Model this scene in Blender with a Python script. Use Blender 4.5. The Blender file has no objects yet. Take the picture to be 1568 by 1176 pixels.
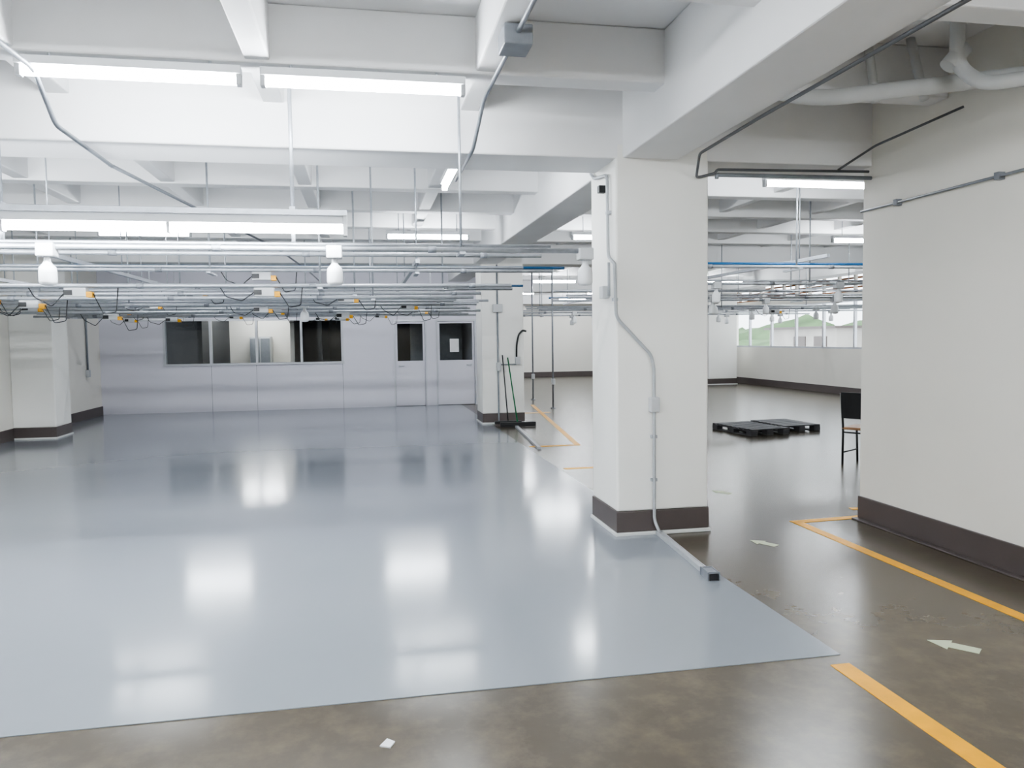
import bpy, bmesh, math, random
from mathutils import Vector, Matrix
random.seed(4)
S=bpy.context.scene
S.view_settings.view_transform='AgX'
S.view_settings.look='AgX - Medium High Contrast'
S.view_settings.exposure=0.62
S.view_settings.gamma=1.0

# ------------------------------------------------------------ materials
def lin(c):
    return tuple(((x/255)/12.92 if x/255<=0.04045 else ((x/255+0.055)/1.055)**2.4) for x in c)
def mat(name,rgb,rough=0.6,metal=0.0,scale=3.0,amt=0.06,bump=0.0,rvar=0.0,spec=0.5,coat=0.0,detail=5):
    m=bpy.data.materials.new(name);m.use_nodes=True
    nt=m.node_tree;b=nt.nodes['Principled BSDF']
    tc=nt.nodes.new('ShaderNodeTexCoord');n=nt.nodes.new('ShaderNodeTexNoise')
    n.inputs['Scale'].default_value=scale;n.inputs['Detail'].default_value=detail
    nt.links.new(tc.outputs['Object'],n.inputs['Vector'])
    cr=nt.nodes.new('ShaderNodeValToRGB')
    c=lin(rgb)
    cr.color_ramp.elements[0].position=0.3;cr.color_ramp.elements[1].position=0.7
    cr.color_ramp.elements[0].color=(*[max(0,x*(1-amt)) for x in c],1)
    cr.color_ramp.elements[1].color=(*[min(1,x*(1+amt)) for x in c],1)
    nt.links.new(n.outputs['Fac'],cr.inputs['Fac']);nt.links.new(cr.outputs['Color'],b.inputs['Base Color'])
    b.inputs['Roughness'].default_value=rough;b.inputs['Metallic'].default_value=metal
    b.inputs['Specular IOR Level'].default_value=spec
    if bump:
        n2=nt.nodes.new('ShaderNodeTexNoise');n2.inputs['Scale'].default_value=scale*6
        nt.links.new(tc.outputs['Object'],n2.inputs['Vector'])
        bp=nt.nodes.new('ShaderNodeBump');bp.inputs['Strength'].default_value=bump;bp.inputs['Distance'].default_value=0.01
        nt.links.new(n2.outputs['Fac'],bp.inputs['Height']);nt.links.new(bp.outputs['Normal'],b.inputs['Normal'])
    return m
def emis(name,col,st):
    m=bpy.data.materials.new(name);m.use_nodes=True;b=m.node_tree.nodes['Principled BSDF']
    b.inputs['Base Color'].default_value=(.9,.9,.9,1)
    b.inputs['Emission Color'].default_value=(*col,1);b.inputs['Emission Strength'].default_value=st
    return m
WHITE=mat('wall_paint_white',(229,226,218),0.55,scale=0.8,amt=0.03,bump=0.04)
COLP=mat('column_paint',(234,233,228),0.5,scale=1.2,amt=0.03,bump=0.05)
OFFW=mat('partition_paint',(214,213,222),0.6,scale=0.6,amt=0.03)
CEIL=mat('ceiling_paint',(230,230,230),0.65,scale=0.9,amt=0.05,bump=0.12)
BASE=mat('baseboard_paint',(82,74,72),0.4,scale=2,amt=0.08)
COVE=mat('cove_epoxy',(206,208,206),0.35)
GALV=mat('galvanized_steel',(172,176,182),0.38,metal=0.5,scale=20,amt=0.1)
GREYP=mat('grey_conduit',(130,134,140),0.45,metal=0.2,scale=15,amt=0.08)
LGREY=mat('light_grey_conduit',(168,171,174),0.45,metal=0.1,scale=15,amt=0.06)
DARKC=mat('dark_cable',(92,94,98),0.5)
BLUEP=mat('blue_pipe',(30,88,134),0.4,scale=10)
BLACK=mat('black_plastic',(28,29,31),0.45,scale=12)
PALM=mat('pallet_plastic',(70,70,72),0.5,scale=12)
WHP=mat('white_plastic',(228,230,232),0.35)
WHPIPE=mat('white_painted_pipe',(208,210,210),0.45,scale=4,amt=0.06)
BOX=mat('box_grey_plastic',(190,192,194),0.5)
ORANGE=mat('orange_label',(222,160,24),0.5)
GREEN=mat('green_handle',(20,100,60),0.4)
WOOD=mat('beige_wood',(160,122,88),0.5,scale=8,amt=0.15)
YEL=mat('yellow_paint',(226,162,0),0.45,scale=9,amt=0.10,bump=0.05)
ARROW=mat('arrow_vinyl',(188,196,168),0.5)
ALU=mat('aluminium_frame',(196,198,204),0.35,metal=0.3)
DOORM=mat('door_paint',(216,215,224),0.55,scale=1,amt=0.02)
DARKR=mat('office_painted_shade',(18,20,24),0.7)  # shade of the unlit office, put into a near-black colour
BROWN=mat('brown_blind',(150,104,70),0.6,scale=5,amt=0.15)
GRASS=mat('outside_foliage',(86,112,76),0.9,scale=0.25,amt=0.35)
ROOF=mat('outside_building',(160,156,152),0.9,scale=0.5,amt=0.15)
TUBE=emis('fluorescent_tube',(0.91,0.955,1.0),92)
TUBE2=emis('office_added_tube',(0.95,0.97,1.0),140)

# floors
def floor_mat(name,c1,c2,c3,rough,rvar,scale,spec,spots=None):
    m=bpy.data.materials.new(name);m.use_nodes=True;nt=m.node_tree;b=nt.nodes['Principled BSDF']
    tc=nt.nodes.new('ShaderNodeTexCoord')
    n=nt.nodes.new('ShaderNodeTexNoise');n.inputs['Scale'].default_value=scale;n.inputs['Detail'].default_value=8;n.inputs['Roughness'].default_value=.6
    n2=nt.nodes.new('ShaderNodeTexNoise');n2.inputs['Scale'].default_value=scale*0.25;n2.inputs['Detail'].default_value=4
    n3=nt.nodes.new('ShaderNodeTexNoise');n3.inputs['Scale'].default_value=14;n3.inputs['Detail'].default_value=2
    for k in (n,n2,n3): nt.links.new(tc.outputs['Object'],k.inputs['Vector'])
    cr=nt.nodes.new('ShaderNodeValToRGB');e=cr.color_ramp.elements
    e[0].position=.25;e[0].color=(*lin(c1),1);e[1].position=.75;e[1].color=(*lin(c2),1)
    mx=nt.nodes.new('ShaderNodeMix');mx.data_type='RGBA'
    mx.inputs[7].default_value=(*lin(c3),1)
    nt.links.new(n.outputs['Fac'],cr.inputs['Fac']);nt.links.new(cr.outputs['Color'],mx.inputs[6])
    mr=nt.nodes.new('ShaderNodeMapRange');mr.inputs['From Min'].default_value=.4;mr.inputs['From Max'].default_value=.7
    nt.links.new(n2.outputs['Fac'],mr.inputs['Value']);nt.links.new(mr.outputs['Result'],mx.inputs[0])
    col=mx.outputs[2]
    if spots:
        n4=nt.nodes.new('ShaderNodeTexNoise');n4.inputs['Scale'].default_value=5;n4.inputs['Detail'].default_value=9;n4.inputs['Roughness'].default_value=.68
        nt.links.new(tc.outputs['Object'],n4.inputs['Vector'])
        m4=nt.nodes.new('ShaderNodeMapRange');m4.inputs['From Min'].default_value=.45;m4.inputs['From Max'].default_value=.75;m4.inputs['To Max'].default_value=.5
        nt.links.new(n4.outputs['Fac'],m4.inputs['Value'])
        x4=nt.nodes.new('ShaderNodeMix');x4.data_type='RGBA';x4.inputs[7].default_value=(*lin(spots),1)
        nt.links.new(m4.outputs['Result'],x4.inputs[0]);nt.links.new(col,x4.inputs[6]);col=x4.outputs[2]
    nt.links.new(col,b.inputs['Base Color'])
    m2=nt.nodes.new('ShaderNodeMapRange');m2.inputs['To Min'].default_value=rough-rvar;m2.inputs['To Max'].default_value=rough+rvar
    nt.links.new(n.outputs['Fac'],m2.inputs['Value']);nt.links.new(m2.outputs['Result'],b.inputs['Roughness'])
    bp=nt.nodes.new('ShaderNodeBump');bp.inputs['Strength'].default_value=.02;bp.inputs['Distance'].default_value=.001
    nt.links.new(n3.outputs['Fac'],bp.inputs['Height']);nt.links.new(bp.outputs['Normal'],b.inputs['Normal'])
    b.inputs['Specular IOR Level'].default_value=spec
    return m
CONC=floor_mat('polished_concrete',(70,63,52),(90,81,67),(62,57,50),0.25,0.01,1.6,.45,(106,95,78))
EPOXY=floor_mat('grey_epoxy',(134,139,146),(139,144,150),(129,134,141),0.14,0.01,0.8,.42)
def glass(name,tint,refl):
    m=bpy.data.materials.new(name);m.use_nodes=True;nt=m.node_tree;nt.nodes.clear()
    o=nt.nodes.new('ShaderNodeOutputMaterial');t=nt.nodes.new('ShaderNodeBsdfTransparent');g=nt.nodes.new('ShaderNodeBsdfGlossy')
    t.inputs[0].default_value=(*tint,1);g.inputs['Roughness'].default_value=0.03
    mx=nt.nodes.new('ShaderNodeMixShader');mx.inputs[0].default_value=refl
    nt.links.new(t.outputs[0],mx.inputs[1]);nt.links.new(g.outputs[0],mx.inputs[2]);nt.links.new(mx.outputs[0],o.inputs[0])
    return m
GLASS=glass('window_glass',(.92,.95,.95),.04)

# ------------------------------------------------------------ mesh builder
class B:
    def __init__(s,name):
        s.name=name;s.bm=bmesh.new();s.mats=[]
    def mi(s,m):
        if m not in s.mats:s.mats.append(m)
        return s.mats.index(m)
    def _tag(s,faces,m,smooth=False):
        i=s.mi(m)
        for f in faces:f.material_index=i;f.smooth=smooth
    def box(s,a,b,m,bev=0):
        a=Vector(a);b=Vector(b)
        r=bmesh.ops.create_cube(s.bm,size=1)
        vs=r['verts'];c=(a+b)/2;d=b-a
        for v in vs:v.co=Vector((v.co.x*d.x,v.co.y*d.y,v.co.z*d.z))+c
        fs=set(f for v in vs for f in v.link_faces)
        s._tag(fs,m)
        if bev:
            es=set(e for f in fs for e in f.edges)
            r=bmesh.ops.bevel(s.bm,geom=list(es),offset=bev,segments=2,affect='EDGES',profile=.5)
            s._tag(r['faces'],m)
        return s
    def obox(s,c,d,rot,m,bev=0):
        r=bmesh.ops.create_cube(s.bm,size=1);vs=r['verts']
        M=Matrix.Translation(c)@rot.to_4x4()
        for v in vs:v.co=M@Vector((v.co.x*d[0],v.co.y*d[1],v.co.z*d[2]))
        fs=set(f for v in vs for f in v.link_faces);s._tag(fs,m)
        if bev:
            es=set(e for f in fs for e in f.edges)
            r=bmesh.ops.bevel(s.bm,geom=list(es),offset=bev,segments=2,affect='EDGES');s._tag(r['faces'],m)
    def cyl(s,p,q,r,m,seg=12,r2=None):
        p=Vector(p);q=Vector(q);d=q-p
        if d.length<1e-6:return s
        x=bmesh.ops.create_cone(s.bm,cap_ends=True,segments=seg,radius1=r,radius2=r if r2 is None else r2,depth=d.length)
        M=Matrix.Translation((p+q)/2)@d.to_track_quat('Z','Y').to_matrix().to_4x4()
        fs=set()
        for v in x['verts']:
            v.co=M@v.co
            fs.update(v.link_faces)
        i=s.mi(m)
        for f in fs:f.material_index=i;f.smooth=len(f.verts)==4
        return s
    def quad(s,pts,m):
        s._tag([s.bm.faces.new([s.bm.verts.new(p) for p in pts])],m);return s
    def path(s,pts,r,m,seg=10):
        P=[Vector(p) for p in pts];Q=[P[0]]
        for i in range(1,len(P)-1):
            a,b,c=P[i-1],P[i],P[i+1]
            k=min(4*r,(a-b).length*.4,(c-b).length*.4)
            u=b+(a-b).normalized()*k;w=b+(c-b).normalized()*k
            for t in (0,.25,.5,.75,1):
                Q.append(u*(1-t)**2+b*2*t*(1-t)+w*t*t)
        Q.append(P[-1])
        rings=[];prev=None
        for i,p in enumerate(Q):
            t=(Q[min(i+1,len(Q)-1)]-Q[max(i-1,0)]).normalized()
            if prev is None:
                n=t.orthogonal().normalized()
            else:
                n=(prev-t*prev.dot(t)).normalized()
            prev=n;bi=t.cross(n)
            rings.append([s.bm.verts.new(p+(n*math.cos(2*math.pi*j/seg)+bi*math.sin(2*math.pi*j/seg))*r) for j in range(seg)])
        fs=[]
        for a,b in zip(rings,rings[1:]):
            for j in range(seg):
                fs.append(s.bm.faces.new((a[j],a[(j+1)%seg],b[(j+1)%seg],b[j])))
        fs.append(s.bm.faces.new(rings[0][::-1]));fs.append(s.bm.faces.new(rings[-1]))
        s._tag(fs,m,True);return s
    def lathe(s,c,prof,m,seg=20):
        c=Vector(c);rings=[]
        for r,z in prof:
            rings.append([s.bm.verts.new(c+Vector((r*math.cos(2*math.pi*j/seg),r*math.sin(2*math.pi*j/seg),z))) for j in range(seg)])
        fs=[]
        for a,b in zip(rings,rings[1:]):
            for j in range(seg):fs.append(s.bm.faces.new((a[j],a[(j+1)%seg],b[(j+1)%seg],b[j])))
        fs.append(s.bm.faces.new(rings[0][::-1]));fs.append(s.bm.faces.new(rings[-1]))
        s._tag(fs,m,True);return s
    def poly(s,pts,z0,z1,m):
        a=[s.bm.verts.new((x,y,z0)) for x,y in pts];b=[s.bm.verts.new((x,y,z1)) for x,y in pts]
        n=len(pts);fs=[s.bm.faces.new(a[::-1]),s.bm.faces.new(b)]
        for i in range(n):fs.append(s.bm.faces.new((a[i],a[(i+1)%n],b[(i+1)%n],b[i])))
        s._tag(fs,m);return s
    def done(s):
        bmesh.ops.recalc_face_normals(s.bm,faces=s.bm.faces[:])
        me=bpy.data.meshes.new(s.name);s.bm.to_mesh(me);s.bm.free()
        for m in s.mats:me.materials.append(m)
        o=bpy.data.objects.new(s.name,me);S.collection.objects.link(o);return o

XL,XR=-5.87,12.57;YB,YF=31.5,-6.0;ZC=3.66
BEAM=3.0
RIBS=(-4.2,-1,.6,2.1,3.6,5.0,7.35,8.85,10.35,11.85,13.3,15.9,17.4,20.4,22,24.4,26,27.6,29.2)
MAINS=(-2.6,5.86,14.3,22.7,30.6)
def topz(y):
    for a in MAINS:
        if a-.01<=y<=a+.57:return BEAM
    for a in RIBS:
        if a-.01<=y<=a+.21:return 3.3
    return ZC
# ------------------------------------------------------------ shell
B('floor').box((XL-.2,YF-.2,-.15),(XR+.2,YB+.2,0),CONC).done()
B('floor_epoxy').box((XL,3.4,0),(2.3,18.8,.004),EPOXY).done()
c=B('ceiling');c.box((XL-.2,YF-.2,ZC),(XR+.2,YB+.2,ZC+.2),CEIL);c.done()
B('wall_left').box((XL-.2,YF-.2,0),(XL,18.9,ZC),WHITE).done()
B('wall_back').box((XL-.2,YB,0),(XR+.2,YB+.2,ZC),WHITE).done()
B('wall_rear').box((XL-.2,YF-.2,0),(4.2,YF,ZC),WHITE).done()
B('wall_core').box((4.2,YF-.2,0),(4.4,5.96,ZC),WHITE).done()
B('wall_core_return').box((4.4,5.76,0),(XR+.2,5.96,ZC),WHITE).done()
B('wall_office_side').box((2.7,18.9,0),(2.82,YB,ZC),OFFW).done()
w=B('wall_partition');y0,y1=18.8,18.9
w.box((XL,y0,0),(-4.5,y1,ZC),OFFW)
w.box((-4.5,y0,0),(-.53,y1,1.12),OFFW);w.box((-4.5,y0,2.1),(-.53,y1,ZC),OFFW)
w.box((-.53,y0,0),(.68,y1,ZC),OFFW);w.box((.68,y0,2.09),(2.68,y1,ZC),OFFW)
w.box((1.47,y0,0),(1.70,y1,2.09),OFFW);w.box((2.68,y0,0),(2.82,y1,ZC),OFFW)
for x in (-2.5,-.53,-3.5): w.box((x-.004,y0-.004,.0),(x+.004,y0,1.08),GREYP)
w.done()
w=B('window_1')
xs=[-4.5,-3.5,-2.48,-1.47,-.53]
w.box((-4.54,y0-.03,1.07),(-.49,y1+.01,1.12),ALU);w.box((-4.54,y0-.03,2.1),(-.49,y1+.01,2.14),ALU)
for x in xs:w.box((x-.025,y0-.03,1.12),(x+.025,y1+.01,2.1),ALU)
for a,b in zip(xs,xs[1:]): w.quad(((a+.025,y0+.04,1.12),(b-.025,y0+.04,1.12),(b-.025,y0+.04,2.1),(a+.025,y0+.04,2.1)),GLASS)
w.done()
for i,(a,b) in enumerate(((.68,1.47),(1.70,2.68))):
    d=B('door_%d'%(i+1))
    d.box((a,y0-.02,0),(a+.035,y1+.01,2.09),ALU);d.box((b-.035,y0-.02,0),(b,y1+.01,2.09),ALU);d.box((a+.035,y0-.02,2.05),(b-.035,y1+.01,2.09),ALU)
    A,C=a+.04,b-.04
    d.box((A,y0+.02,.01),(C,y0+.06,1.1),DOORM,.004);d.box((A,y0+.02,2.0),(C,y0+.06,2.045),DOORM)
    d.box((A,y0+.02,1.1),(A+.05,y0+.06,2.0),DOORM);d.box((C-.05,y0+.02,1.1),(C,y0+.06,2.0),DOORM)
    d.quad(((A+.05,y0+.04,1.1),(C-.05,y0+.04,1.1),(C-.05,y0+.04,2.0),(A+.05,y0+.04,2.0)),GLASS)
    d.cyl((C-.09 if i else A+.09,y0+.02,.98),(C-.09 if i else A+.09,y0-.03,.98),.022,ALU)
    d.cyl((C-.09 if i else A+.09,y0-.03,.98),(C-.2 if i else A+.2,y0-.03,.98),.01,ALU)
    if i: d.box((A+.3,y0+.028,1.3),(A+.52,y0+.034,1.62),WHP)
    d.done()
o=B('wall_office_back');o.box((XL,22.6,0),(-4.0,22.7,2.7),DARKR);o.box((-4.0,22.6,0),(-1.75,22.7,2.7),WHITE);o.box((-1.75,22.6,0),(2.7,22.7,2.7),DARKR)  # dark sections carry painted shade, the white one is the lit stretch
o.done()
B('wall_office_divider').box((-1.85,20.2,0),(-1.75,22.6,2.7),WHITE).done()
B('office_light_block_west').box((-3.8,18.9,0),(-3.7,22.6,2.7),DARKR).done()  # added blocker, keeps the office lamp's light out of the left pane
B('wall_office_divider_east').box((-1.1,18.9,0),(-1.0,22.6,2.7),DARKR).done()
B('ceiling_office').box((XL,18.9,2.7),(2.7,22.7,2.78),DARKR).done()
cb=B('office_cabinet');cb.box((-3.1,22.1,0),(-2.55,22.55,1.75),BOX,.01);cb.box((-3.08,22.08,.05),(-2.84,22.1,1.7),GREYP);cb.box((-2.81,22.08,.05),(-2.57,22.1,1.7),GREYP);cb.done()
B('wall_office_room').box((1.2,20.9,0),(2.6,21.0,2.7),GREYP).done()
def ofx(x0,x1,y):
    of=B('office_added_light');of.box((x0,y-.1,2.62),(x1,y+.1,2.7),WHP);of.cyl((x0+.05,y,2.6),(x1-.05,y,2.6),.02,TUBE2);of.done()  # unseen lamp, added to brighten the white office wall
ofx(-3.3,-2.2,21.5)

# right wall with windows
r=B('wall_right')
r.box((XR,5.96,0),(XR+.2,YB,1.22),WHITE);r.box((XR,5.96,2.5),(XR+.2,YB,2.72),WHITE);r.box((XR,5.96,3.2),(XR+.2,YB,ZC),WHITE)
r.box((XR,24.9,1.22),(XR+.2,YB,3.2),WHITE);r.box((XR,5.96,1.22),(XR+.2,7.0,3.2),WHITE);r.done()
wn=B('window_2')
for z in (1.22,2.46): wn.box((XR+.02,7,z),(XR+.09,24.9,z+.05),ALU)
y=7.0
while y<24.95:
    wn.box((XR+.02,y-.035,1.26),(XR+.09,y+.035,2.47),ALU);y+=1.4
wn.quad(((XR+.05,7,1.27),(XR+.05,24.9,1.27),(XR+.05,24.9,2.46),(XR+.05,7,2.46)),GLASS)
wn.done()
wn=B('window_3')
for z in (2.72,3.16): wn.box((XR+.02,7,z),(XR+.09,24.9,z+.04),BROWN)
y=7.0
while y<24.95:
    wn.box((XR+.02,y-.04,2.76),(XR+.09,y+.04,3.16),WHITE);y+=.7
for k in range(3): wn.box((XR+.1,7,2.82+.12*k),(XR+.12,24.9,2.87+.12*k),BROWN)
wn.done()
g=B('outside_hill')
rows=[]
for i in range(61):
    yy=-10+i*2.5
    rows.append([g.bm.verts.new((XR+30+k*6,yy,-2+k*1.0+ (0 if k==0 else .35*k*math.sin(i*.55+k)+.3*math.sin(i*1.9+k)+random.uniform(-.2,.2)))) for k in range(6)])
fs=[]
for a,b in zip(rows,rows[1:]):
    for k in range(5):fs.append(g.bm.faces.new((a[k],a[k+1],b[k+1],b[k])))
g._tag(fs,GRASS,True);g.done()
g=B('outside_building')
for (yy,l,h) in ((20,6,2.1),(30,7,1.9),(43,8,2.4)):
    g.box((XR+16,yy,-2),(XR+21,yy+l,h-.4),ROOF)
    g.poly([(XR+15.7,yy-.3),(XR+21.3,yy-.3),(XR+21.3,yy+l+.3),(XR+15.7,yy+l+.3)],h-.4,h-.25,BASE)
    g.box((XR+15.95,yy+1,.6),(XR+16,yy+2.4,1.5),BASE);g.box((XR+15.95,yy+3.4,.6),(XR+16,yy+4.8,1.5),BASE)
g.done()

# ------------------------------------------------------------ beams & ribs
bm=B('ceiling_main_beams')
for yy in MAINS: bm.box((XL,yy,BEAM),(XR,yy+.56,ZC),CEIL,.012)
for xx in (2.02,10.9): bm.box((xx,YF,BEAM+.005),(xx+.46,YB,ZC),CEIL,.012)
bm.done()
rb=B('ceiling_ribs')
for yy in RIBS:
    rb.box((XL,yy,3.3),(XR if yy>6 else 4.2,yy+.2,ZC),CEIL,.012)
for xx in (-4.95,-3.52,-2.1,-.68,.74,3.6,5.0,6.4,7.8,9.2,11.6):
    if xx>3 :rb.box((xx,6.2,3.36),(xx+.12,YB,ZC),CEIL,.01)
    else:rb.box((xx,YF,3.318),(xx+.15,18.8,ZC),CEIL,.012)
rb.done()

# ------------------------------------------------------------ columns
def column(x0,x1,y0,y1):
    c=B('column');c.box((x0,y0,.2),(x1,y1,BEAM+.12),COLP,.015)
    c.box((x0-.006,y0-.006,.03),(x1+.006,y1+.006,.2),BASE,.004)
    c.box((x0-.02,y0-.02,0),(x1+.02,y1+.02,.03),COVE,.006)
    return c.done()
column(1.96,2.74,5.86,6.53)
column(2.15,2.95,14.3,15.0)
column(XL,-5.2,14.3,15.0)
column(11.1,12.1,23.7,24.4)
column(XL,-5.2,5.86,6.5)
def bb(n,a,b): B('baseboard_'+n).box(a,b,BASE,.004).done()
bb('left',(XL,6.55,.0),(XL+.02,14.28,.2));bb('left_far',(XL,15.02,.0),(XL+.02,18.8,.2))
bb('core',(4.18,YF,0),(4.2,5.96,.2));bb('back',(2.84,YB-.02,0),(XR-.02,YB,.2));bb('right',(XR-.02,5.96,0),(XR,YB-.02,.2))
bb('office_side',(2.82,18.9,0),(2.84,YB-.02,.2))
B('trim_core_cove').box((4.12,YF,0),(4.18,5.96,.012),BASE,.004).done()

# ------------------------------------------------------------ fluorescent fixtures
def fixture(x0,x1,y,z,axis='x',lit=True):
    f=B('fluorescent_light_fixture')
    def P(a,b,c): return (a,b,c) if axis=='x' else (b,a,c)
    f.box(P(x0-.03,y-.04,z+.035),P(x1+.03,y+.04,z+.085),WHP,.006)
    f.box(P(x0-.03,y-.028,z-.03),P(x0,y+.028,z+.04),BOX,.004)
    f.box(P(x1,y-.028,z-.03),P(x1+.03,y+.028,z+.04),BOX,.004)
    f.cyl(P(x0,y,z),P(x1,y,z),.026,TUBE if lit else WHP,14)
    for a in (x0+.15,x1-.15): f.cyl(P(a,y,z+.08),P(a,y,topz(y if axis=='x' else a)),.006,GALV,8)
    return f.done()
for yy in (5.02,.7,-.9,-4.1):  # rows after the first are unseen, added to light the foreground
    fixture(-1.92,-.73,yy,3.19);fixture(-.56,.64,yy,3.19)
fixture(-4.6,-3.45,5.02,3.2);fixture(-4.3,-3.15,.7,3.17)
fixture(-4.25,-3.1,7.15,3.12)
fixture(6.75,7.8,.82,3.12,axis='y')
for yy in (11.25,15.6):
    fixture(-3.45,-2.32,yy,3.08);fixture(.36,1.5,yy,3.08)
fixture(-4.9,-3.75,17.3,2.09,lit=False)
fixture(4.15,5.35,7.5,3.18)
fixture(3.1,4.05,11.25,3.1);fixture(4.6,5.75,15.6,3.1)
for yy in (11.25,19.6,25.2,29): fixture(7.4,8.55,yy,3.1)  # the farthest ones are added to brighten the end wall
for yy in (20,25.2,29): fixture(4.4,5.55,yy,3.1)  # far pair added for more light on the end wall
fixture(9.3,10.5,15.6,3.1);fixture(9.3,10.45,28.8,3.1);fixture(9.3,10.45,20.2,3.1)  # middle one added, more light for the end wall
for yy in (.7,-.9,-4.1): fixture(2.75,3.7,yy,3.2)  # unseen extras, added to brighten the column front and right wall

t=B('hanging_light_tray')
z=2.49;yy=5.5
t.box((-4.6,yy-.07,z-.005),(-.1,yy+.07,z+.0),GALV);t.box((-4.6,yy-.075,z-.035),(-.1,yy-.07,z+.0),GALV);t.box((-4.6,yy+.07,z-.035),(-.1,yy+.075,z),GALV)
t.box((-4.6,yy-.035,z-.09),(-.1,yy+.035,z-.005),WHP,.004)
for a in (-4.55,-3.4,-2.25,-1.25):
    e=min(a+1.12,-.13) 
    t.cyl((a,yy,z-.125),(e,yy,z-.125),.026,TUBE,14)
    t.box((a-.02,yy-.03,z-.16),(a,yy+.03,z-.09),BOX)
t.box((-.13,yy-.045,z-.17),(-.1,yy+.045,z),BOX,.004)
for x in (-.47,-2.3,-4.1):
    t.cyl((x,yy+.09,z-.2),(x,yy+.09,3.66),.014,GALV,10)
    t.box((x-.02,yy+.05,z),(x+.02,yy+.11,z+.04),GALV)
t.done()

# ------------------------------------------------------------ pipe racks
def bulb(b,x,y,ztop):
    b.box((x-.055,y-.055,ztop-.06),(x+.055,y+.055,ztop+.03),BOX,.008)
    b.lathe((x,y,ztop-.06),[(.02,0),(.022,-.03),(.03,-.045),(.052,-.07),(.056,-.10),(.056,-.165),(.05,-.185),(.02,-.192)],WHP)
def rack(y,x0,x1,z,bulbs=(),boxes=(),rods=(),blue=False,double=True):
    b=B('pipe_rack')
    b.cyl((x0,y,z),(x1,y,z),.019,GALV,10)
    if double: b.cyl((x0,y+.12,z+.045),(x1-.3,y+.12,z+.045),.013,GALV,10)
    if blue: b.cyl((x0,y+.28,z+.06),(x1+.2,y+.28,z+.06),.016,BLUEP,10)
    for x in rods:
        b.cyl((x,y+.06,z-.03),(x,y+.06,topz(y+.06)),.010,GALV,8)
        b.box((x-.022,y-.04,z-.035),(x+.022,y+.32 if blue else y+.16,z-.015),GALV)
    for x in bulbs: bulb(b,x,y,z-.01)
    for x in boxes:
        b.box((x-.09,y-.03,z-.1),(x+.09,y+.06,z-.02),BOX,.006)
        b.box((x-.09,y-.036,z-.085),(x-.02,y-.03,z-.04),BLACK)
        b.box((x+.09,y-.03,z-.105),(x+.14,y+.04,z-.055),ORANGE,.004)
        k=random.uniform(.06,.16)
        b.path([(x+.14,y,z-.07),(x+.22,y,z-.1-k),(x+.32,y+.02,z-.08-k),(x+.34,y+.03,z+.0)],.005,BLACK,6)
        b.path([(x-.09,y,z-.06),(x-.2,y,z-.06-k*.8),(x-.34,y+.01,z-.1),(x-.4,y+.03,z+.0)],.005,BLACK,6)
    x=x0+.9
    while x<x1-.2:
        b.cyl((x-.03,y,z),(x+.03,y,z),.024,GREYP,10);x+=1.5
    return b.done()
XP=XL+.005
rack(5.7,-4.9,1.72,2.26,bulbs=(-3.96,-2.08,-.2,1.66),rods=(-2.75,.72),double=True)
rack(6.7,XP,1.55,2.33,boxes=(),rods=(-4.2,),double=False)
rack(7.45,XP,1.42,2.12,boxes=(-2.5,-.9),rods=(-3.6,-.4),double=False)
rack(8.1,XP,2.0,2.32,boxes=(-1.0,),rods=(-1.5,.55),blue=True)
rack(8.55,XP,1.2,2.07,boxes=(-3.3,),rods=(-4.9,.1),double=False)
rack(9.0,XP,1.35,2.14,boxes=(-3.9,-.2),rods=(-3.4,-.1))
rack(9.9,XP,1.9,2.25,boxes=(-2.0,),rods=(-4.4,1.0),blue=True)
rack(10.4,XP,1.5,2.08,boxes=(-1.3,),rods=(-2.9,))
rack(10.9,XP,1.6,2.13,boxes=(-4.2,.6),bulbs=(-.8,),rods=(-2.4,))
rack(11.4,XP,1.7,2.03,boxes=(-3.4,-.3),rods=(-1.9,),double=False)
rack(11.9,XP,1.9,2.2,boxes=(-3.0,),rods=(-4.8,.1))
rack(12.9,XP,1.7,2.14,boxes=(-1.4,.9),rods=(-3.4,),blue=True)
rack(13.5,XP+.7,1.8,2.05,boxes=(-3.1,-.4),rods=(-4.6,))
rack(14.0,XL+.7,1.9,2.17,boxes=(-4.0,),rods=(-1.0,))
rack(15.3,XP,1.9,2.14,boxes=(-2.4,.3),rods=(-3.9,1.3))
rack(16.6,XP,2.4,2.13,boxes=(-4.6,-.9),rods=(-.4,))
rack(8.1,2.9,12.3,2.38,rods=(4.9,8.0),blue=True,double=False)
rack(9.6,3.0,12.3,2.3,bulbs=(4.6,6.4,8.2),rods=(3.6,6.0,9.0))
rack(11.2,3.0,12.3,2.2,bulbs=(5.3,7.4,9.2),rods=(4.2,8.4))
rack(12.1,3.0,12.3,2.36,rods=(5.0,7.2),double=False)
rack(13.0,3.2,12.3,2.25,bulbs=(4.9,6.2,7.2,8.6,10.1),rods=(5.6,7.9),blue=True)
rack(14.1,3.2,12.3,2.14,boxes=(5.7,8.0),rods=(6.9,))
rack(15.2,3.2,12.3,2.2,bulbs=(5.0,6.8,8.1,9.6,10.8),rods=(6.3,9.4))
rack(17.4,3.2,12.3,2.2,bulbs=(4.8,6.9,8.4,9.8,11.4),rods=(4.0,7.9))
rack(19.8,3.2,12.3,2.2,bulbs=(5.4,6.0,8.4,9.8,11.4),rods=(4.6,9.0))
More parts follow.
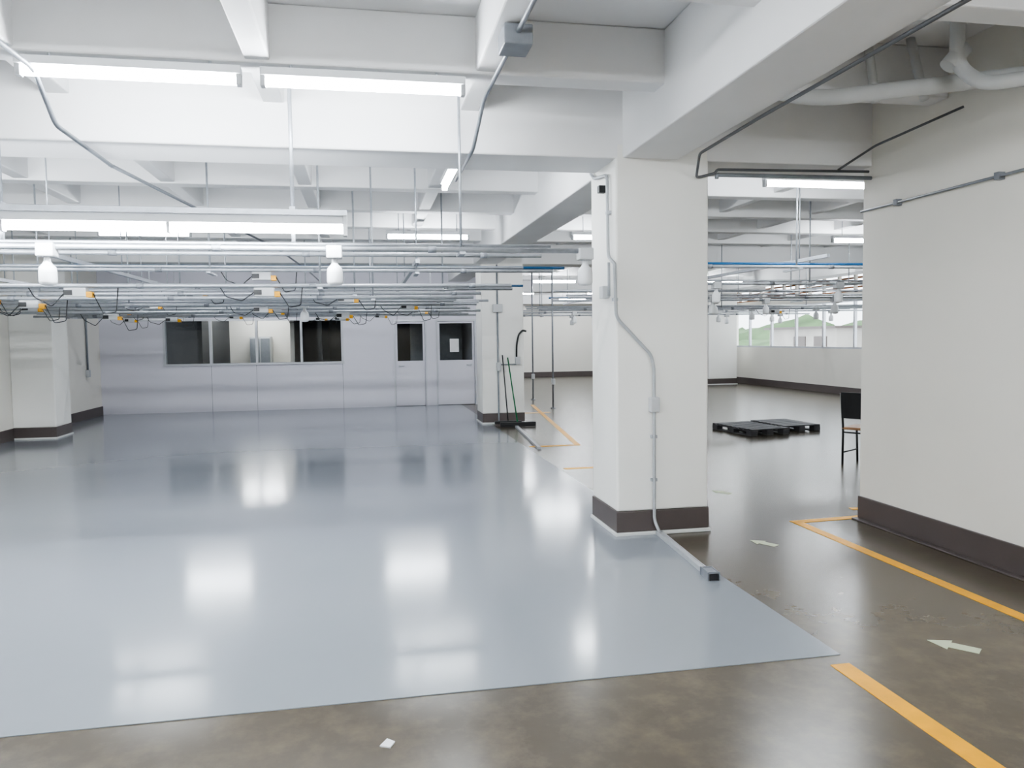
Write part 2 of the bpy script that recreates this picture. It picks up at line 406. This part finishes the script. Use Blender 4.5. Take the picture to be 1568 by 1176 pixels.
# struts that tie the racks together along the hall
b=B('strut_channel')
for x,ya,yb in ((-2.75,7.4,12.0),(.55,8.0,13.2),(-4.4,8.0,13.4)):
    b.box((x-.02,ya,2.39),(x+.02,yb,2.43),GALV)
    for y in (ya+.2,(ya+yb)/2,yb-.2): b.cyl((x,y,2.43),(x,y,topz(y)),.007,GALV,8)
for x in (5.2,8.6):
    b.box((x-.02,8.0,2.48),(x+.02,19.9,2.52),GALV)
    for y in (8.6,12.6,16.8,19.5): b.cyl((x,y,2.52),(x,y,topz(y)),.008,GALV,8)
b.done()

p=B('conduit_drop')
for (x,y) in ((4.3,19.7),(4.2,17.1)):
    p.path([(x,y,ZC),(x,y,0)],.02,GREYP);p.box((x-.05,y-.05,0),(x+.05,y+.05,.02),GREYP)
    p.box((x-.04,y-.06,.55),(x+.04,y+.02,.68),BOX,.005)
p.done()

# ------------------------------------------------------------ ceiling conduits
p=B('ceiling_conduit')
p.path([(-1.95,2.2,3.27),(-1.95,4.3,3.27),(-1.85,5.0,3.2),(-1.85,5.3,2.96),(-1.87,6.45,2.96),(-1.9,6.55,2.98)],.015,GREYP)
p.path([(-1.9,6.5,2.98),(-1.75,8.1,3.0),(-1.3,12.6,3.05),(-1.1,14.2,2.96),(-1.05,15.0,2.96),(-1.0,18.78,3.0)],.015,GREYP)
p.path([(.86,-2,3.27),(.86,4.35,3.27),(.82,5.2,3.2),(.8,5.6,2.97),(.8,6.7,2.97)],.014,GREYP)
p.box((.78,4.2,3.2),(.94,4.4,3.31),GREYP,.006)
p.done()
p=B('beam_edge_cable')
p.path([(2.50,-2,2.99),(2.50,4.6,2.985),(2.5,5.5,2.97),(2.62,5.83,2.86),(2.78,5.83,2.9),(2.8,5.83,2.93),(4.15,5.83,2.95)],.011,DARKC)
p.path([(2.8,5.84,2.86),(2.8,5.84,2.89),(4.18,5.84,2.9)],.016,GREYP)
p.path([(3.85,5.8,2.95),(3.9,5.4,3.05),(4.15,4.8,3.18)],.009,DARKC)
p.done()
p=B('wall_conduit')
p.path([(4.17,5.95,2.64),(4.17,4.4,2.64),(4.17,2.0,2.64)],.010,GREYP)
for y in (5.5,4.5,3.5): p.box((4.15,y-.02,2.615),(4.2,y+.02,2.665),GREYP)
p.done()
p=B('overhead_drain_pipe')
p.path([(2.6,5.2,3.52),(2.95,5.1,3.3),(3.2,4.98,3.25),(4.2,4.35,3.25)],.055,WHPIPE,16)
p.path([(2.7,5.3,3.6),(3.0,5.3,3.35),(4.2,4.75,3.36)],.03,WHPIPE,14)
p.path([(3.75,4.4,3.66),(3.75,4.4,3.3),(3.8,4.25,3.14),(4.2,3.95,3.14)],.045,WHPIPE,16)
p.path([(3.5,4.95,3.66),(3.5,4.85,3.2)],.03,WHPIPE,12)
p.path([(3.8,4.9,3.66),(3.8,4.75,3.2)],.03,WHPIPE,12)
p.cyl((3.70,4.42,3.3),(3.80,4.4,3.42),.055,WHPIPE,16)
p.done()

p=B('column_conduit')
yf=5.835
p.path([(1.935,6.45,3.0),(1.935,6.35,2.94),(1.935,6.0,2.9),(1.935,5.98,2.25),(1.93,5.86,2.2),(1.94,yf,2.18),(1.95,yf,1.76),(2.24,yf,1.46),(2.265,yf,1.35),(2.265,yf,.12),(2.29,5.78,.03)],.013,LGREY)
p.box((2.225,yf-.03,1.0),(2.305,5.86,1.12),BOX,.008)
p.box((1.90,6.02,1.92),(1.96,6.12,2.02),BOX,.006)
p.cyl((1.93,5.95,1.93),(1.93,5.95,2.2),.012,LGREY)
p.box((1.9,6.1,2.78),(1.96,6.16,2.84),BLACK,.006)
for z in (2.6,1.9,.8,.45): p.box((1.925 if z>1.5 else 2.24,yf-.005 if z<2.2 else 5.97,z-.012),(1.965 if z>1.5 else 2.29,5.86 if z<2.2 else 6.02,z+.012),GALV)
p.done()
p=B('floor_cable_channel')
def seg(a,b,w,h,m):
    a=Vector(a);b=Vector(b);d=b-a
    p.obox((a+b)/2+Vector((0,0,h/2)),(d.length,w,h),Matrix.Rotation(math.atan2(d.y,d.x),3,'Z'),m,.006)
seg((2.30,5.82,.004),(2.215,4.75,.004),.045,.028,LGREY)
seg((2.215,4.76,.004),(2.205,4.63,.004),.075,.05,GREYP)
seg((2.207,4.64,.012),(2.205,4.625,.012),.05,.03,BLACK)
seg((2.66,13.6,.0),(2.44,10.8,.0),.05,.03,LGREY)
p.done()

p=B('column_service_box');yf=14.28
p.path([(2.45,yf,2.99),(2.45,yf,.2),(2.45,yf-.02,.02)],.016,GREYP)
p.box((2.36,yf-.06,2.1),(2.54,14.3,2.25),BOX,.008)
p.box((2.42,yf-.05,1.0),(2.50,14.3,1.16),BOX,.008)
p.box((2.78,yf-.06,1.12),(2.87,14.3,1.26),BOX,.008)
p.path([(2.5,yf,1.12),(2.8,yf,1.12)],.012,GREYP)
p.path([(2.8,yf-.02,1.26),(2.8,yf-.05,1.5),(2.84,yf-.05,1.68),(2.92,yf-.04,1.76),(2.99,yf-.03,1.74)],.018,BLACK)
p.done()
s=B('floor_squeegee')
s.cyl((2.62,14.2,1.25),(2.70,13.72,.06),.013,GREEN)
s.box((2.37,13.66,.03),(3.03,13.71,.09),BLACK,.006);s.box((2.37,13.675,.003),(3.03,13.69,.03),BLACK)
s.done()
s=B('push_broom')
s.cyl((2.52,14.2,1.3),(2.55,13.86,.08),.012,BLACK)
s.box((2.3,13.82,.05),(2.8,13.9,.1),BLACK,.006);s.box((2.31,13.83,.003),(2.79,13.89,.05),BASE)
s.done()
p=B('left_wall_conduit');p.path([(-5.84,17.9,2.9),(-5.84,17.9,1.0)],.02,GREYP);p.box((-5.87,17.85,.9),(-5.8,17.95,1.05),BOX,.006);p.done()

# ------------------------------------------------------------ floor markings
def line(name,pts,w=.1):
    b=B(name)
    for a,c in pts:
        a=Vector((*a,0));c=Vector((*c,0));d=c-a
        b.obox((a+c)/2+Vector((0,0,.0015)),(d.length,w,.003),Matrix.Rotation(math.atan2(d.y,d.x),3,'Z'),YEL)
    b.done()
line('yellow_floor_line',[((3.57,-5.9),(3.6,5.94)),((3.56,5.96),(4.5,6.02)),((4.35,6.3),(4.6,6.25))],.085)
line('yellow_floor_line',[((2.23,3.3),(2.2,-5.9))],.1)
line('yellow_floor_line',[((3.09,11.05),(3.94,18.16)),((2.36,11.1),(3.1,11.1)),((2.36,9.1),(3.0,9.1)),((3.75,10.3),(4.7,10.35)),((3.9,16.2),(3.3,16.2))],.085)
def arrow(x,y,ang,s=1.0):
    b=B('floor_arrow_sticker')
    pts=[(-.16,0),(-.03,.085),(-.03,.045),(.14,.045),(.14,-.045),(-.03,-.045),(-.03,-.085)]
    c,sn=math.cos(ang),math.sin(ang)
    b.poly([(x+s*(px*c-py*sn),y+s*(px*sn+py*c)) for px,py in pts][::-1],.0005,.003,ARROW);b.done()
arrow(2.99,5.40,math.radians(-60),.75);arrow(2.93,3.37,math.radians(-50),.8);arrow(3.56,7.29,math.radians(-60),.75)
b=B('paper_scrap');b.poly([(.02,3.0),(.06,2.98),(.08,3.02),(.05,3.05)],.0005,.006,WHP);b.done()

def pallet(cx,cy,ang,L=1.1,Wd=.9):
    b=B('plastic_pallet');R=Matrix.Rotation(ang,3,'Z')
    def ob(x,y,z,dx,dy,dz): b.obox(Vector((cx,cy,0))+R@Vector((x,y,z)),(dx,dy,dz),R,PALM,.005)
    for k in range(9): ob(0,-Wd/2+.045+k*(Wd-.09)/8,.1,L,.08,.02)
    for x in (-L/2+.06,0,L/2-.06):
        ob(x,0,.083,.12,Wd,.014);ob(x,0,.008,.12,Wd,.016)
        for y in (-Wd/2+.07,0,Wd/2-.07): ob(x,y,.046,.12,.14,.06)
    b.done()
pallet(6.28,11.85,math.radians(8),.72,1.1);pallet(7.06,12.1,math.radians(4),.7,1.0)

b=B('office_side_chair');cx,cy=6.03,8.45;R=Matrix.Rotation(math.radians(-58),3,'Z')
def W(x,y,z): return Vector((cx,cy,0))+R@Vector((x,y,z))
b.obox(W(0,0,.45),(.44,.42,.03),R,WOOD,.012)
for sx in (-.2,.2):
    b.path([W(sx,.2,.43),W(sx,.23,.0)],.014,BLACK);b.path([W(sx,-.2,.0),W(sx,-.19,.44),W(sx,-.25,.88)],.014,BLACK)
    b.path([W(sx,.21,.15),W(sx,-.2,.15)],.009,BLACK)
b.path([W(-.2,.205,.4),W(.2,.205,.4)],.01,BLACK);b.path([W(-.2,-.19,.4),W(.2,-.19,.4)],.01,BLACK)
n=8;pr=[]
for i in range(n+1):
    a=-1+2*i/n;xx=a*.20;yy=-.24-.03*(1-a*a)
    pr.append([W(xx,yy+.02,.58),W(xx*.92,yy-.03,.9),W(xx*.92,yy-.055,.9),W(xx,yy-.005,.58)])
vs=[[b.bm.verts.new(q) for q in r_] for r_ in pr];fs=[]
for A_,C_ in zip(vs,vs[1:]):
    for k in range(4):fs.append(b.bm.faces.new((A_[k],A_[(k+1)%4],C_[(k+1)%4],C_[k])))
fs.append(b.bm.faces.new(vs[0]));fs.append(b.bm.faces.new(vs[-1][::-1]));b._tag(fs,BLACK)
b.done()
b=B('waste_bin');b.lathe((5.95,7.95,0),[(.07,0.0),(.09,.14),(.10,.15),(.09,.155)],BLACK);b.done()

w=bpy.data.worlds.new('w');S.world=w;w.use_nodes=True
bg=w.node_tree.nodes['Background'];bg.inputs[0].default_value=(.9,.95,1,1);bg.inputs[1].default_value=2.8

f=1180.0;yaw=math.radians(10.75);pitch=math.radians(3.35);roll=0.013
fw=Vector((math.sin(yaw)*math.cos(pitch),math.cos(yaw)*math.cos(pitch),-math.sin(pitch)))
rt=Vector((math.cos(yaw),-math.sin(yaw),0));up=rt.cross(fw)
r2=rt*math.cos(roll)-up*math.sin(roll);u2=rt*math.sin(roll)+up*math.cos(roll)
cd=bpy.data.cameras.new('camera');co=bpy.data.objects.new('camera',cd);S.collection.objects.link(co)
M=Matrix((( r2.x,u2.x,-fw.x),(r2.y,u2.y,-fw.y),(r2.z,u2.z,-fw.z))).to_4x4();M.translation=(0,0,1.6)
co.matrix_world=M;cd.sensor_width=36;cd.lens=36*f/1568;cd.clip_end=300
S.camera=co
